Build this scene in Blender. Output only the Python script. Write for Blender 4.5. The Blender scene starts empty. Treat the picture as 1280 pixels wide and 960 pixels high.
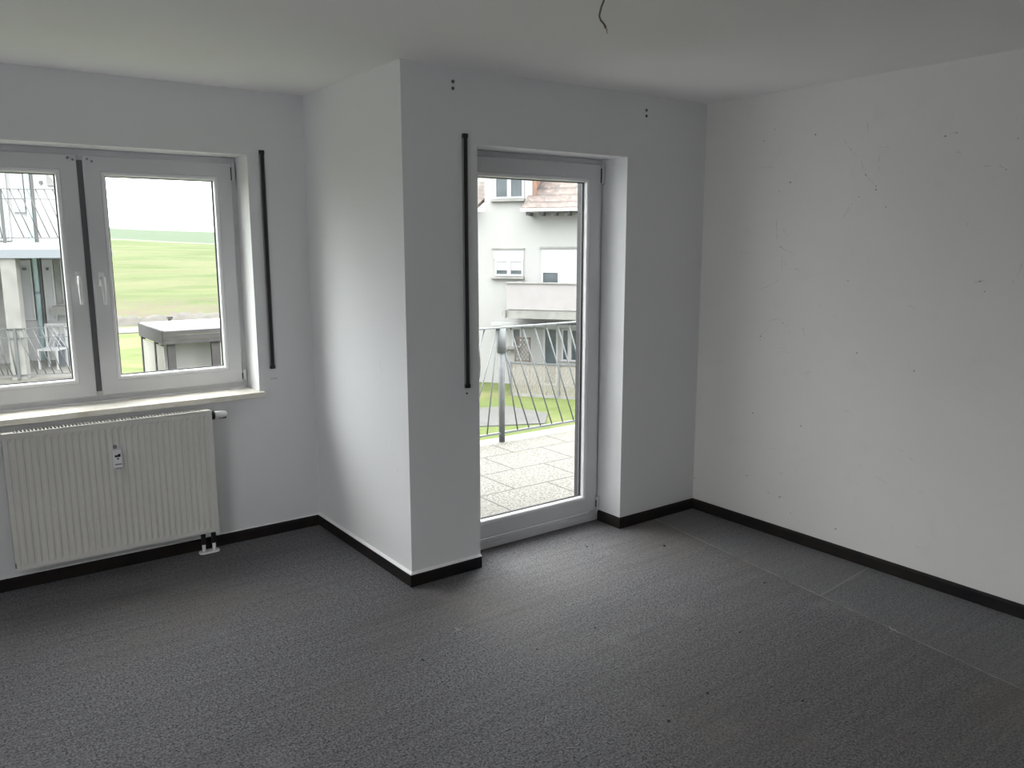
import bpy, bmesh, math, random
from mathutils import Vector, Matrix
random.seed(7)
S = bpy.context.scene
COL = S.collection
H = 2.45; W = 2.023; D = 1.1154; HB = 0.062      # ceiling, right wall x, window wall y, baseboard height
REC = 0.20; TH = 0.40                            # recess of the frames, thickness of the outer walls
XL, YB = -3.3, -5.2                              # left wall, back wall

# ------------------------------------------------------------------ camera
cd = bpy.data.cameras.new('camera'); cam = bpy.data.objects.new('camera', cd); COL.objects.link(cam)
R_ = Vector((0.80668025, -0.59098613, -0.00153638)); U_ = Vector((0.10153046, 0.1360244, 0.98548918)); F_ = Vector((0.58220145, 0.79513065, -0.16973129))
cam.matrix_world = Matrix.Translation((-1.819191, -3.313373, 1.647416)) @ Matrix((R_, U_, -F_)).transposed().to_4x4()
cd.sensor_width = 36; cd.lens = 36 * 1014.66 / 1280; cd.clip_start = 0.05; cd.clip_end = 1500
S.camera = cam
# ------------------------------------------------------------------ exposure
S.view_settings.view_transform = 'Standard'; S.view_settings.look = 'None'
S.view_settings.gamma = 1; S.view_settings.use_curve_mapping = False
S.view_settings.exposure = 0.36
S.cycles.use_denoising = True
S.cycles.max_bounces = 14; S.cycles.diffuse_bounces = 10; S.cycles.transparent_max_bounces = 24
S.cycles.sample_clamp_indirect = 6
# ------------------------------------------------------------------ overcast sky
w = bpy.data.worlds.new('overcast_sky'); S.world = w; w.use_nodes = True
nt = w.node_tree; nt.nodes.clear()
out = nt.nodes.new('ShaderNodeOutputWorld'); bg = nt.nodes.new('ShaderNodeBackground')
tc = nt.nodes.new('ShaderNodeTexCoord'); sx = nt.nodes.new('ShaderNodeSeparateXYZ'); cr = nt.nodes.new('ShaderNodeValToRGB')
nt.links.new(tc.outputs['Generated'], sx.inputs[0]); nt.links.new(sx.outputs['Z'], cr.inputs[0])
cr.color_ramp.elements[0].position = 0.0; cr.color_ramp.elements[0].color = (.80, .81, .83, 1)
cr.color_ramp.elements[1].position = 1.0; cr.color_ramp.elements[1].color = (1, .985, .96, 1)
bg.inputs[1].default_value = 3.1
# brighter cloud where the hidden sun stands
dt = nt.nodes.new('ShaderNodeVectorMath'); dt.operation = 'DOT_PRODUCT'; dt.inputs[1].default_value = Vector((-.52, .62, .60)).normalized()
nt.links.new(tc.outputs['Generated'], dt.inputs[0])
def wm(op, a, b_):
    x = nt.nodes.new('ShaderNodeMath'); x.operation = op
    for i, v in enumerate((a, b_)):
        if isinstance(v, (int, float)): x.inputs[i].default_value = v
        else: nt.links.new(v, x.inputs[i])
    return x.outputs[0]
lobe = wm('MULTIPLY', wm('POWER', wm('MAXIMUM', dt.outputs['Value'], 0.0), 8.0), 2.2)
vm = nt.nodes.new('ShaderNodeVectorMath'); vm.operation = 'SCALE'
nt.links.new(cr.outputs[0], vm.inputs[0]); nt.links.new(wm('ADD', lobe, wm('ADD', 1.0, wm('MULTIPLY', wm('MAXIMUM', sx.outputs['Z'], 0.0), 3.3))), vm.inputs['Scale']); nt.links.new(vm.outputs[0], bg.inputs[0])
nt.links.new(bg.outputs[0], out.inputs[0])
# ------------------------------------------------------------------ materials
def mat(name, col=(.8, .8, .8), rough=.6, metal=0, spec=.5, noise=0, nscale=8, bump=0, bscale=60, ncol=None):
    m = bpy.data.materials.new(name); m.use_nodes = True; n = m.node_tree; b = n.nodes['Principled BSDF']
    b.inputs['Base Color'].default_value = (*col, 1); b.inputs['Roughness'].default_value = rough
    b.inputs['Metallic'].default_value = metal; b.inputs['Specular IOR Level'].default_value = spec
    t = n.nodes.new('ShaderNodeTexCoord')
    if noise:
        x = n.nodes.new('ShaderNodeTexNoise'); x.inputs['Scale'].default_value = nscale; x.inputs['Detail'].default_value = 6
        n.links.new(t.outputs['Object'], x.inputs['Vector'])
        r = n.nodes.new('ShaderNodeValToRGB'); c2 = ncol or tuple(c * (1 - noise) for c in col)
        r.color_ramp.elements[0].position = .35; r.color_ramp.elements[0].color = (*c2, 1)
        r.color_ramp.elements[1].position = .65; r.color_ramp.elements[1].color = (*col, 1)
        n.links.new(x.outputs['Fac'], r.inputs[0]); n.links.new(r.outputs[0], b.inputs['Base Color'])
    if bump:
        x = n.nodes.new('ShaderNodeTexNoise'); x.inputs['Scale'].default_value = bscale; x.inputs['Detail'].default_value = 4
        n.links.new(t.outputs['Object'], x.inputs['Vector'])
        k = n.nodes.new('ShaderNodeBump'); k.inputs['Strength'].default_value = bump; k.inputs['Distance'].default_value = .003
        n.links.new(x.outputs['Fac'], k.inputs['Height']); n.links.new(k.outputs[0], b.inputs['Normal'])
    return m
class NB:                                              # small node-graph helper
    def __init__(s, m): s.n = m.node_tree; s.b = s.n.nodes['Principled BSDF']; s.tc = s.n.nodes.new('ShaderNodeTexCoord')
    def new(s, t, **k):
        x = s.n.nodes.new(t)
        for a, v in k.items():
            if a in ('operation', 'blend_type', 'data_type', 'feature', 'interpolation_type', 'bands_direction', 'wave_type', 'distance'): setattr(x, a, v)
            else: x.inputs[a].default_value = v
        return x
    def link(s, a, b): s.n.links.new(a, b)
    def math(s, op, a, b=None, c=None):
        x = s.n.nodes.new('ShaderNodeMath'); x.operation = op
        for i, v in enumerate((a, b, c)):
            if v is None: continue
            if isinstance(v, (int, float)): x.inputs[i].default_value = v
            else: s.link(v, x.inputs[i])
        return x.outputs[0]
    def mix(s, f, a, b, bt='MIX'):
        x = s.n.nodes.new('ShaderNodeMix'); x.data_type = 'RGBA'; x.blend_type = bt
        for i, v in ((0, f), (6, a), (7, b)):
            if isinstance(v, (int, float)): x.inputs[i].default_value = v
            elif isinstance(v, tuple): x.inputs[i].default_value = (*v, 1)
            else: s.link(v, x.inputs[i])
        return x.outputs[2]
    def ramp(s, f, p0, p1, c0=(0, 0, 0), c1=(1, 1, 1)):
        r = s.n.nodes.new('ShaderNodeValToRGB'); e = r.color_ramp.elements
        e[0].position = p0; e[0].color = (*c0, 1); e[1].position = p1; e[1].color = (*c1, 1)
        s.link(f, r.inputs[0]); return r.outputs[0]
    def noise(s, scale, detail=4, vec=None, rough=.5):
        x = s.n.nodes.new('ShaderNodeTexNoise'); x.inputs['Scale'].default_value = scale; x.inputs['Detail'].default_value = detail; x.inputs['Roughness'].default_value = rough
        s.link(vec or s.tc.outputs['Object'], x.inputs['Vector']); return x.outputs['Fac']
    def scaled(s, v3):
        x = s.n.nodes.new('ShaderNodeMapping'); x.inputs['Scale'].default_value = v3
        s.link(s.tc.outputs['Object'], x.inputs['Vector']); return x.outputs[0]

def wall_mat(name, col, dirt=.05):
    m = mat(name, col, .85, spec=.25); b = NB(m)
    n1 = b.noise(1.3, 5); n2 = b.noise(9, 4)
    f = b.math('MULTIPLY', b.ramp(n1, .35, .75), dirt)
    c = b.mix(f, col, tuple(x * .72 for x in col))
    f2 = b.math('MULTIPLY', b.ramp(n2, .62, .72), dirt * .8)
    c = b.mix(f2, c, tuple(x * .8 for x in col)); b.link(c, b.b.inputs['Base Color'])
    h = b.noise(140, 5); h2 = b.noise(420, 2)
    k = b.new('ShaderNodeBump', Strength=.22, Distance=.0015); b.link(b.math('ADD', h, b.math('MULTIPLY', h2, .4)), k.inputs['Height']); b.link(k.outputs[0], b.b.inputs['Normal'])
    return m
M = {}
M['wall'] = wall_mat('white_emulsion_wall', (.76, .765, .775))
M['wall_r'] = wall_mat('dirty_white_wall', (.80, .79, .765), .16)
M['ceil'] = wall_mat('ceiling_paint', (.90, .89, .895), .04)
M['pvc'] = mat('white_window_plastic', (.66, .665, .685), .35, noise=.04, nscale=3)
M['bead'] = mat('glazing_bead_plastic', (.82, .82, .84), .25)
M['rubber'] = mat('black_rubber_gasket', (.015, .015, .018), .6)
M['groove'] = mat('grey_seal_gap_shade', (.13, .13, .145), .5)  # seal grey; on the mullion it paints the shade of the gap
M['sill'] = mat('beige_marble_sill', (.86, .84, .77), .22, noise=.2, nscale=14, ncol=(.74, .70, .62))
M['base'] = mat('dark_plastic_baseboard', (.009, .009, .012), .7, spec=.2, noise=.4, nscale=5, ncol=(.020, .016, .013))
M['lit_edge'] = mat('pale_lit_edge', (.86, .86, .86), .5)  # pale colour paints window light onto the baseboard's top edge
M['rad'] = mat('cream_radiator_enamel', (.70, .69, .655), .35, noise=.05, nscale=4)
M['rad_in'] = mat('radiator_inside_steel', (.06, .06, .06), .6)
M['white'] = mat('white_plastic', (.85, .85, .85), .2)
M['meter'] = mat('meter_plastic', (.86, .86, .9), .35)
M['black'] = mat('black_plastic', (.012, .012, .014), .4)
M['grey'] = mat('grey_plastic', (.22, .22, .23), .45)
M['strap'] = mat('dark_woven_strap', (.03, .027, .03), .8, noise=.3, nscale=120)
M['chrome'] = mat('brushed_chrome', (.6, .6, .6), .25, 1)
M['wire'] = mat('brown_cable_sheath', (.16, .13, .09), .6)
M['copper'] = mat('bare_copper', (.5, .42, .3), .4, 1)
M['scuff'] = mat('grey_wall_scuff', (.42, .41, .385), .9, noise=.5, nscale=60, ncol=(.60, .59, .56))
M['speck'] = mat('dark_speck', (.34, .33, .31), .9)
M['scuff_soft'] = mat('faint_wall_scuff', (.55, .545, .52), .9, noise=.3, nscale=60, ncol=(.66, .65, .63))
M['crumb'] = mat('black_crumb', (.012, .011, .01), .8)
M['fluff'] = mat('pale_fluff', (.34, .34, .34), .9)
# carpet: grey loop pile, ribbed, worn, with a join and stains
def carpet():
    m = mat('grey_ribbed_carpet', (.16, .16, .17), .7, spec=.22); b = NB(m)
    pile = b.noise(115, 3, rough=.75); pile2 = b.noise(45, 3); cloud = b.noise(1.1, 5); cloud2 = b.noise(2.6, 4)
    c = b.ramp(pile, .41, .60, (.006, .006, .008), (.172, .167, .183))
    c = b.mix(b.math('MULTIPLY', b.ramp(pile2, .35, .7), .35), c, (.205, .20, .205))
    c = b.mix(b.math('MULTIPLY', b.ramp(cloud, .45, .72), .28), c, (.115, .110, .110))
    brown = b.ramp(b.noise(.9, 4, b.scaled((1, 1.3, 1))), .5, .68)
    c = b.mix(b.math('MULTIPLY', brown, .35), c, (.125, .108, .092))
    # trodden brownish patch in the middle of the room
    mp_ = b.n.nodes.new('ShaderNodeMapping'); mp_.inputs['Location'].default_value = (-.62, 1.55, 0); b.link(b.tc.outputs['Object'], mp_.inputs['Vector'])
    ln = b.n.nodes.new('ShaderNodeVectorMath'); ln.operation = 'LENGTH'; b.link(mp_.outputs[0], ln.inputs[0])
    pt = b.ramp(b.math('ADD', ln.outputs['Value'], b.math('MULTIPLY', b.math('SUBTRACT', b.noise(2.2, 5), .5), .9)), .25, 1.15, (1, 1, 1), (0, 0, 0))
    c = b.mix(b.math('MULTIPLY', pt, .34), c, (.048, .040, .035))
    # streaks left by the ribs
    st = b.noise(1.0, 3, b.scaled((1.2, 26, 1))); c = b.mix(b.math('MULTIPLY', b.ramp(st, .45, .7), .35), c, (.050, .050, .054))
    c = b.mix(b.math('MULTIPLY', b.ramp(cloud2, .6, .72), .14), c, (.25, .245, .25))
    sp = b.n.nodes.new('ShaderNodeSeparateXYZ'); b.link(b.tc.outputs['Object'], sp.inputs[0]); X, Y = sp.outputs[0], sp.outputs[1]
    # join line x = 1.668 + .147*y, wobbling a little, beyond it a smoother strip
    line = b.math('SUBTRACT', X, b.math('MULTIPLY_ADD', Y, .135, 1.672))
    line = b.math('ADD', line, b.math('MULTIPLY', b.math('SUBTRACT', b.noise(3, 2), .5), .02))
    strip = b.math('GREATER_THAN', line, 0)
    c = b.mix(b.math('MULTIPLY', strip, .25), c, (.125, .128, .133))
    al = b.math('ABSOLUTE', line)
    seam = b.math('MULTIPLY', b.math('LESS_THAN', al, .005), b.ramp(b.noise(9, 3), .35, .6))
    c = b.mix(b.math('MULTIPLY', seam, .5), c, (.30, .30, .30))
    dirt = b.ramp(al, 0, .10, (1, 1, 1), (0, 0, 0)); dirt = b.math('MULTIPLY', dirt, b.math('SUBTRACT', 1, strip))
    c = b.mix(b.math('MULTIPLY', dirt, .3), c, (.07, .065, .062))
    cross = b.math('MULTIPLY', strip, b.math('LESS_THAN', b.math('ABSOLUTE', b.math('ADD', Y, b.math('MULTIPLY_ADD', X, -.1, 1.40))), .004))
    c = b.mix(b.math('MULTIPLY', cross, .4), c, (.28, .28, .28))
    # small dark specks
    vo = b.n.nodes.new('ShaderNodeTexVoronoi'); vo.inputs['Scale'].default_value = 9; b.link(b.tc.outputs['Object'], vo.inputs['Vector'])
    spk = b.math('MULTIPLY', b.math('LESS_THAN', vo.outputs['Distance'], .045), b.math('GREATER_THAN', b.noise(1.7, 2), .52))
    c = b.mix(b.math('MULTIPLY', spk, .7), c, (.03, .028, .028))
    b.link(c, b.b.inputs['Base Color'])
    k = b.new('ShaderNodeBump', Strength=.5, Distance=.004); b.link(b.math('ADD', pile, b.math('MULTIPLY', b.noise(1.0, 2, b.scaled((2, 180, 1))), .5)), k.inputs['Height']); b.link(k.outputs[0], b.b.inputs['Normal'])
    b.b.inputs['Sheen Weight'].default_value = .12; b.b.inputs['Sheen Roughness'].default_value = .4
    return m
M['carpet'] = carpet()
def glass_mat():
    m = bpy.data.materials.new('clear_window_glass'); m.use_nodes = True; n = m.node_tree; n.nodes.clear()
    o = n.nodes.new('ShaderNodeOutputMaterial'); t = n.nodes.new('ShaderNodeBsdfTransparent'); g = n.nodes.new('ShaderNodeBsdfGlossy'); f = n.nodes.new('ShaderNodeFresnel'); mx = n.nodes.new('ShaderNodeMixShader')
    t.inputs[0].default_value = (.97, .985, .98, 1); g.inputs['Roughness'].default_value = .02; ge = n.nodes.new('ShaderNodeNewGeometry'); mr = n.nodes.new('ShaderNodeMapRange')
    mr.inputs['To Min'].default_value = 1.45; mr.inputs['To Max'].default_value = 1 / 1.45     # the same reflectance on both faces of the pane
    n.links.new(ge.outputs['Backfacing'], mr.inputs['Value']); n.links.new(mr.outputs[0], f.inputs[0])
    n.links.new(f.outputs[0], mx.inputs[0]); n.links.new(t.outputs[0], mx.inputs[1]); n.links.new(g.outputs[0], mx.inputs[2]); n.links.new(mx.outputs[0], o.inputs[0])
    return m
M['glass'] = glass_mat()
# outside
M['render'] = mat('white_facade_render', (.225, .225, .223), .9, noise=.06, nscale=.6, bump=.3, bscale=30)
M['render2'] = mat('outer_wall_render', (.29, .29, .288), .9, noise=.06, nscale=2)
M['pink'] = mat('pale_pink_render', (.205, .194, .199), .9, noise=.10, nscale=2)
M['conc'] = mat('grey_concrete', (.17, .17, .163), .9, noise=.25, nscale=3)
M['conc_l'] = mat('light_concrete_edge', (.11, .107, .098), .9, noise=.2, nscale=6)
M['facblue'] = mat('blue_grey_fascia', (.125, .14, .158), .6)
M['galv_d'] = mat('dull_grey_steel', (.06, .064, .067), .7)
M['galv'] = mat('galvanised_steel', (.085, .092, .097), .6, 0, noise=.15, nscale=12)
M['pvc_out'] = mat('white_shutter_plastic', (.25, .253, .26), .4)
M['shutter'] = mat('grey_white_shutter', (.22, .223, .23), .5)
M['dwin'] = mat('grey_blue_window_glass', (.055, .068, .076), .2, noise=.4, nscale=2)
M['dark'] = mat('dark_grey_panel', (.06, .06, .062), .7)
M['cyan'] = mat('pale_cyan_downpipe', (.26, .34, .35), .4)
M['brown'] = mat('brown_lattice_wood', (.085, .070, .063), .8, noise=.3, nscale=9)
M['wood_g'] = mat('weathered_grey_timber', (.048, .045, .047), .85, noise=.3, nscale=6)
M['sheet'] = mat('pale_roofing_sheet', (.34, .34, .34), .5, noise=.1, nscale=2)
M['board'] = mat('cream_boarding', (.30, .294, .27), .8, noise=.12, nscale=2)
M['reed'] = mat('beige_reed_screen', (.25, .232, .20), .9, noise=.35, nscale=14, ncol=(.18, .165, .15))
M['orange'] = mat('orange_hung_tiles', (.16, .085, .058), .85, noise=.3, nscale=5, ncol=(.12, .07, .052))
M['stor'] = mat('blue_grey_storage_plastic', (.10, .112, .125), .6, noise=.2, nscale=6)
def tile_roof():
    m = mat('weathered_roof_tiles', (.3, .2, .17), .9); b = NB(m)
    n = b.noise(3.5, 5); n2 = b.noise(9, 3)
    c = b.ramp(n, .3, .7, (.055, .049, .047), (.115, .083, .073)); c = b.mix(b.math('MULTIPLY', b.ramp(n2, .55, .68), .6), c, (.17, .165, .16))
    wv = b.n.nodes.new('ShaderNodeTexWave'); wv.bands_direction = 'Y'; wv.inputs['Scale'].default_value = .9; wv.inputs['Distortion'].default_value = .6; b.link(b.tc.outputs['Object'], wv.inputs['Vector'])
    c = b.mix(b.math('MULTIPLY', b.ramp(wv.outputs['Fac'], .0, .35, (1, 1, 1), (0, 0, 0)), .6), c, (.03, .027, .026)); b.link(c, b.b.inputs['Base Color'])
    return m
M['tiles'] = tile_roof()
def grass(name, ca, cb, cc, sc):
    m = mat(name, ca, .95, spec=.1); b = NB(m)
    n = b.noise(sc, 6, rough=.65); c = b.ramp(n, .35, .65, ca, cb)
    n2 = b.noise(sc * .22, 5); c = b.mix(b.ramp(n2, .52, .68), c, cc); b.link(c, b.b.inputs['Base Color']); return m
M['lawn'] = grass('yellow_green_lawn', (.046, .062, .018), (.066, .080, .030), (.095, .087, .045), 1.2)
def field():
    m = mat('spring_field', (.1, .14, .05), .95, spec=.1); b = NB(m)
    v = b.scaled((.12, .35, 1)); n = b.noise(1.2, 6, v, .65); n2 = b.noise(.35, 4, v)
    c = b.ramp(n, .35, .66, (.034, .049, .015), (.057, .067, .029)); c = b.mix(b.math('MULTIPLY', b.ramp(n2, .5, .62), .45), c, (.070, .067, .038))
    sp = b.n.nodes.new('ShaderNodeSeparateXYZ'); b.link(b.tc.outputs['Object'], sp.inputs[0]); Y = b.math('ADD', sp.outputs[1], b.math('MULTIPLY', sp.outputs[0], .1))
    far = b.math('GREATER_THAN', Y, 137); c = b.mix(b.math('MULTIPLY', far, .85), c, (.037, .053, .035))
    tr = b.math('LESS_THAN', b.math('ABSOLUTE', b.math('SUBTRACT', Y, 136.0)), 1.6); c = b.mix(b.math('MULTIPLY', tr, .8), c, (.080, .085, .073))
    near = b.ramp(b.math('MULTIPLY_ADD', Y, -.1, 6.9), 0, 1); c = b.mix(b.math('MULTIPLY', near, b.ramp(b.noise(.8, 4), .3, .6)), c, (.060, .050, .038))
    b.link(c, b.b.inputs['Base Color']); return m
M['field'] = field()
M['scrub'] = mat('brown_scrub', (.036, .032, .025), .95, noise=.4, nscale=1.2)
M['path'] = mat('pale_gravel_path', (.050, .050, .049), .95, noise=.2, nscale=2)
def slabs():
    m = mat('exposed_aggregate_slabs', (.4, .38, .33), .9); b = NB(m)
    n = b.noise(62, 3, rough=.7); c = b.ramp(n, .42, .56, (.038, .035, .030), (.110, .106, .095)); c = b.mix(b.math('MULTIPLY', b.ramp(b.noise(2, 4), .4, .7), .25), c, (.075, .072, .064))
    sp = b.n.nodes.new('ShaderNodeSeparateXYZ'); b.link(b.tc.outputs['Object'], sp.inputs[0])
    def grid(v, p, o):
        f = b.math('FRACT', b.math('DIVIDE', b.math('SUBTRACT', v, o), p)); f = b.math('ABSOLUTE', b.math('SUBTRACT', f, .5)); return b.math('GREATER_THAN', f, .5 - .007 / p)
    row = b.math('FLOOR', b.math('DIVIDE', b.math('SUBTRACT', sp.outputs[1], 1.885 - 4.1), .41))
    xs = b.math('ADD', sp.outputs[0], b.math('MULTIPLY', row, -.295))
    g = b.math('MAXIMUM', grid(sp.outputs[1], .41, 1.885), grid(xs, .58, .79))
    c = b.mix(b.math('MULTIPLY', g, .9), c, (.014, .013, .012)); b.link(c, b.b.inputs['Base Color'])
    k = b.new('ShaderNodeBump', Strength=.5, Distance=.004); b.link(n, k.inputs['Height']); b.link(k.outputs[0], b.b.inputs['Normal'])
    return m
M['slabs'] = slabs()

# ------------------------------------------------------------------ mesh helpers
class MB:
    def __init__(s): s.bm = bmesh.new()
    def box(s, x0, x1, y0, y1, z0, z1, bev=0):
        b = s.bm; v = [b.verts.new((x, y, z)) for x in (x0, x1) for y in (y0, y1) for z in (z0, z1)]
        fs = [b.faces.new([v[i] for i in q]) for q in ((0, 1, 3, 2), (4, 6, 7, 5), (0, 4, 5, 1), (2, 3, 7, 6), (0, 2, 6, 4), (1, 5, 7, 3))]
        if bev:
            es = list({e for f in fs for e in f.edges}); bmesh.ops.bevel(b, geom=es, offset=bev, segments=2, affect='EDGES', profile=.5)
        return s
    def prism(s, pts, a0, a1, ax='y'):                  # polygon extruded along an axis
        def P(p, a): return {'y': (p[0], a, p[1]), 'x': (a, p[0], p[1]), 'z': (p[0], p[1], a)}[ax]
        b = s.bm; A = [b.verts.new(P(p, a0)) for p in pts]; B = [b.verts.new(P(p, a1)) for p in pts]; n = len(pts)
        b.faces.new(A); b.faces.new(B[::-1])
        for i in range(n): b.faces.new((A[i], B[i], B[(i + 1) % n], A[(i + 1) % n]))
        return s
    def tube(s, pts, r, seg=10, cap=True, r2=None):
        b = s.bm; pts = [Vector(p) for p in pts]; rings = []; n = len(pts)
        for i, p in enumerate(pts):
            d = (pts[min(i + 1, n - 1)] - pts[max(i - 1, 0)]).normalized()
            a = d.orthogonal().normalized() if i == 0 else (prev - d * prev.dot(d)).normalized(); prev = a; c = d.cross(a)
            rr = r[i] if isinstance(r, (list, tuple)) else r
            rings.append([b.verts.new(p + (a * math.cos(t) + c * math.sin(t)) * rr) for t in [2 * math.pi * k / seg for k in range(seg)]])
        for i in range(n - 1):
            for k in range(seg): b.faces.new((rings[i][k], rings[i][(k + 1) % seg], rings[i + 1][(k + 1) % seg], rings[i + 1][k]))
        if cap: b.faces.new(rings[0][::-1]); b.faces.new(rings[-1])
        return s
    def ring(s, x0, x1, z0, z1, prof):
        # prof: list of (inset, y); mitred rectangular frame following a closed profile
        b = s.bm; L = [[b.verts.new(p) for p in ((x0 + i, y, z0 + i), (x1 - i, y, z0 + i), (x1 - i, y, z1 - i), (x0 + i, y, z1 - i))] for i, y in prof]; n = len(L)
        for k in range(n):
            A, B = L[k], L[(k + 1) % n]
            for j in range(4): b.faces.new((A[j], A[(j + 1) % 4], B[(j + 1) % 4], B[j]))
        return s
    def quad(s, *p): s.bm.faces.new([s.bm.verts.new(q) for q in p]); return s
    def build(s, name, m, parent=None, smooth=False, loc=None):
        bmesh.ops.recalc_face_normals(s.bm, faces=s.bm.faces)
        me = bpy.data.meshes.new(name); s.bm.to_mesh(me); s.bm.free(); me.materials.append(M[m])
        if smooth: me.polygons.foreach_set('use_smooth', [True] * len(me.polygons))
        o = bpy.data.objects.new(name, me); COL.objects.link(o)
        if parent: o.parent = parent
        if loc: o.location = loc
        return o
def tag(o, label, cat, group=None, kind=None):
    o['label'] = label; o['category'] = cat
    if group: o['group'] = group
    if kind: o['kind'] = kind
    return o
def struct(o, label=None, cat=None):
    o['kind'] = 'structure'
    if label: o['label'] = label
    if cat: o['category'] = cat
    return o
def empty(name, loc=(0, 0, 0), rz=0):
    o = bpy.data.objects.new(name, None); COL.objects.link(o); o.location = loc; o.rotation_euler = (0, 0, rz); o.empty_display_size = .1; return o
def recenter(o, loc):                                   # top-level mesh built in world coordinates: put its origin at loc
    o.data.transform(Matrix.Translation(-Vector(loc))); o.location = loc; return o

# ------------------------------------------------------------------ room shell
def wall_hole(name, m, x0, x1, z0, z1, h, y0, y1, sil=False):
    hx0, hx1, hz0, hz1 = h; b = MB(); xs = [x0, hx0, hx1, x1]; zs = [z0, hz0, hz1, z1]
    for y in (y0, y1):
        for i in range(3):
            for k in range(3):
                if (i == 1 and k == 1) or zs[k + 1] - zs[k] < 1e-6: continue
                b.quad((xs[i], y, zs[k]), (xs[i + 1], y, zs[k]), (xs[i + 1], y, zs[k + 1]), (xs[i], y, zs[k + 1]))
    for (p, q) in (((x0, z0), (x0, z1)), ((x1, z0), (x1, z1)), ((x0, z1), (x1, z1)), ((x0, z0), (x1, z0)), ((hx0, hz0), (hx0, hz1)), ((hx1, hz0), (hx1, hz1)), ((hx0, hz1), (hx1, hz1)), ((hx0, hz0), (hx1, hz0))):
        b.quad((p[0], y0, p[1]), (q[0], y0, q[1]), (q[0], y1, q[1]), (p[0], y1, p[1]))
    bmesh.ops.remove_doubles(b.bm, verts=b.bm.verts, dist=1e-5)
    return b.build(name, m)
WX0, WX1, WZ0, WZ1 = -1.897, -.322, .842, 2.118        # window opening
DX0, DX1, DZ1 = .403, 1.390, 2.115                     # balcony door opening
struct(wall_hole('wall_window', 'wall', XL, 0.0, -.2, H, (WX0, WX1, WZ0 - .03, WZ1), D, D + TH), 'white wall with the double window and the radiator', 'wall')
struct(wall_hole('wall_door', 'wall', 0.0, W, -.2, H, (DX0, DX1, -.2, DZ1), 0, TH), 'white wall with the glazed balcony door', 'wall')
struct(MB().box(0, .30, TH, D + TH, -.2, H).build('wall_pillar', 'wall'), 'white side wall of the projecting corner', 'wall')
struct(MB().box(W, W + .3, YB, TH, -.2, H).build('wall_right', 'wall_r'), 'bare white right wall with scuffs', 'wall')
SY0, SY1, SZ0, SZ1 = -2.8, -1.0, .80, 2.12             # unseen window, added in the left wall to let in daylight
struct(MB().box(XL - .2, XL, YB, SY0, -.2, H).box(XL - .2, XL, SY1, D + TH, -.2, H).box(XL - .2, XL, SY0, SY1, -.2, SZ0).box(XL - .2, XL, SY0, SY1, SZ1, H).build('wall_left', 'wall'))
b = MB()
for y0, y1, z0, z1 in ((SY0, SY0 + .07, SZ0, SZ1), (SY1 - .07, SY1, SZ0, SZ1), (SY0 + .07, SY1 - .07, SZ0, SZ0 + .07), (SY0 + .07, SY1 - .07, SZ1 - .07, SZ1)): b.box(XL - .18, XL - .12, y0, y1, z0, z1)
struct(b.build('window_added', 'pvc'), 'white window frame added in the left wall to let in daylight', 'window')
struct(MB().box(XL - .2, W + .3, YB - .2, YB, -.2, H).build('wall_back', 'wall'))
struct(MB().prism([(XL - .2, YB - .2), (W + .3, YB - .2), (W + .3, TH), (.30, TH), (.30, D + TH), (XL - .2, D + TH)], H, H + .25, 'z').build('ceiling', 'ceil'), 'white ceiling', 'ceiling')
struct(MB().prism([(XL, YB), (W, YB), (W, 0), (DX1, 0), (DX1, REC + .03), (DX0, REC + .03), (DX0, 0), (0, 0), (0, D), (XL, D)], -.08, 0, 'z').build('floor', 'carpet'), 'worn dark grey carpet', 'floor')
# baseboards
T = .014
def base_run(name, pts, label, cl=.45):
    # pts: inner wall line (x, y) list, room side on the right-hand side of travel
    P = [Vector(p) for p in pts]; off = []
    for i, p in enumerate(P):
        ds = []
        if i > 0: ds.append((P[i] - P[i - 1]).normalized())
        if i < len(P) - 1: ds.append((P[i + 1] - P[i]).normalized())
        ns = [Vector((d.y, -d.x)) for d in ds]
        o_ = ns[0] if len(ns) == 1 else (ns[0] + ns[1]) / (1 + ns[0].dot(ns[1])); off.append(o_)
    b = MB(); prof = [(0, 0.0), (T, 0.0), (T, HB - .012), (T * .75, HB - .003), (T * .4, HB), (0, HB)]
    L = [[b.bm.verts.new((p.x + o_.x * t, p.y + o_.y * t, z)) for t, z in prof] for p, o_ in zip(P, off)]
    for i in range(len(L) - 1):
        for k in range(len(prof)): b.bm.faces.new((L[i][k], L[i + 1][k], L[i + 1][(k + 1) % 6], L[i][(k + 1) % 6]))
    b.bm.faces.new(L[0]); b.bm.faces.new(L[-1][::-1])
    o = b.build(name, 'base'); struct(o, label, 'baseboard')
    if cl:  # pale strip in place of the lit top face of the baseboard
        b = MB()
        L = [[b.bm.verts.new((p.x + o_.x * t, p.y + o_.y * t, z)) for t, z in ((-.001, HB - .001), (T * cl, HB - .001), (T * cl, HB + .003), (0, HB + .010 * cl))] for p, o_ in zip(P, off)]
        for i in range(len(L) - 1):
            for k in range(4): b.bm.faces.new((L[i][k], L[i + 1][k], L[i + 1][(k + 1) % 4], L[i][(k + 1) % 4]))
        b.bm.faces.new(L[0]); b.bm.faces.new(L[-1][::-1])
        c = b.build('lit_edge_strip', 'lit_edge', o); c['label'] = 'pale strip painted as light along the top edge'
    return o
base_run('baseboard_window', [(XL, D), (0, D)], 'dark baseboard under the window')
base_run('baseboard_pillar', [(0, D), (0, 0), (DX0 + .0, 0)], 'dark baseboard round the projecting corner', 1.0)
base_run('baseboard_door', [(DX1, REC - .02), (DX1, 0), (W, 0)], 'dark baseboard right of the balcony door', False)
base_run('baseboard_right', [(W, 0), (W, YB)], 'dark baseboard along the right wall', False)

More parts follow.
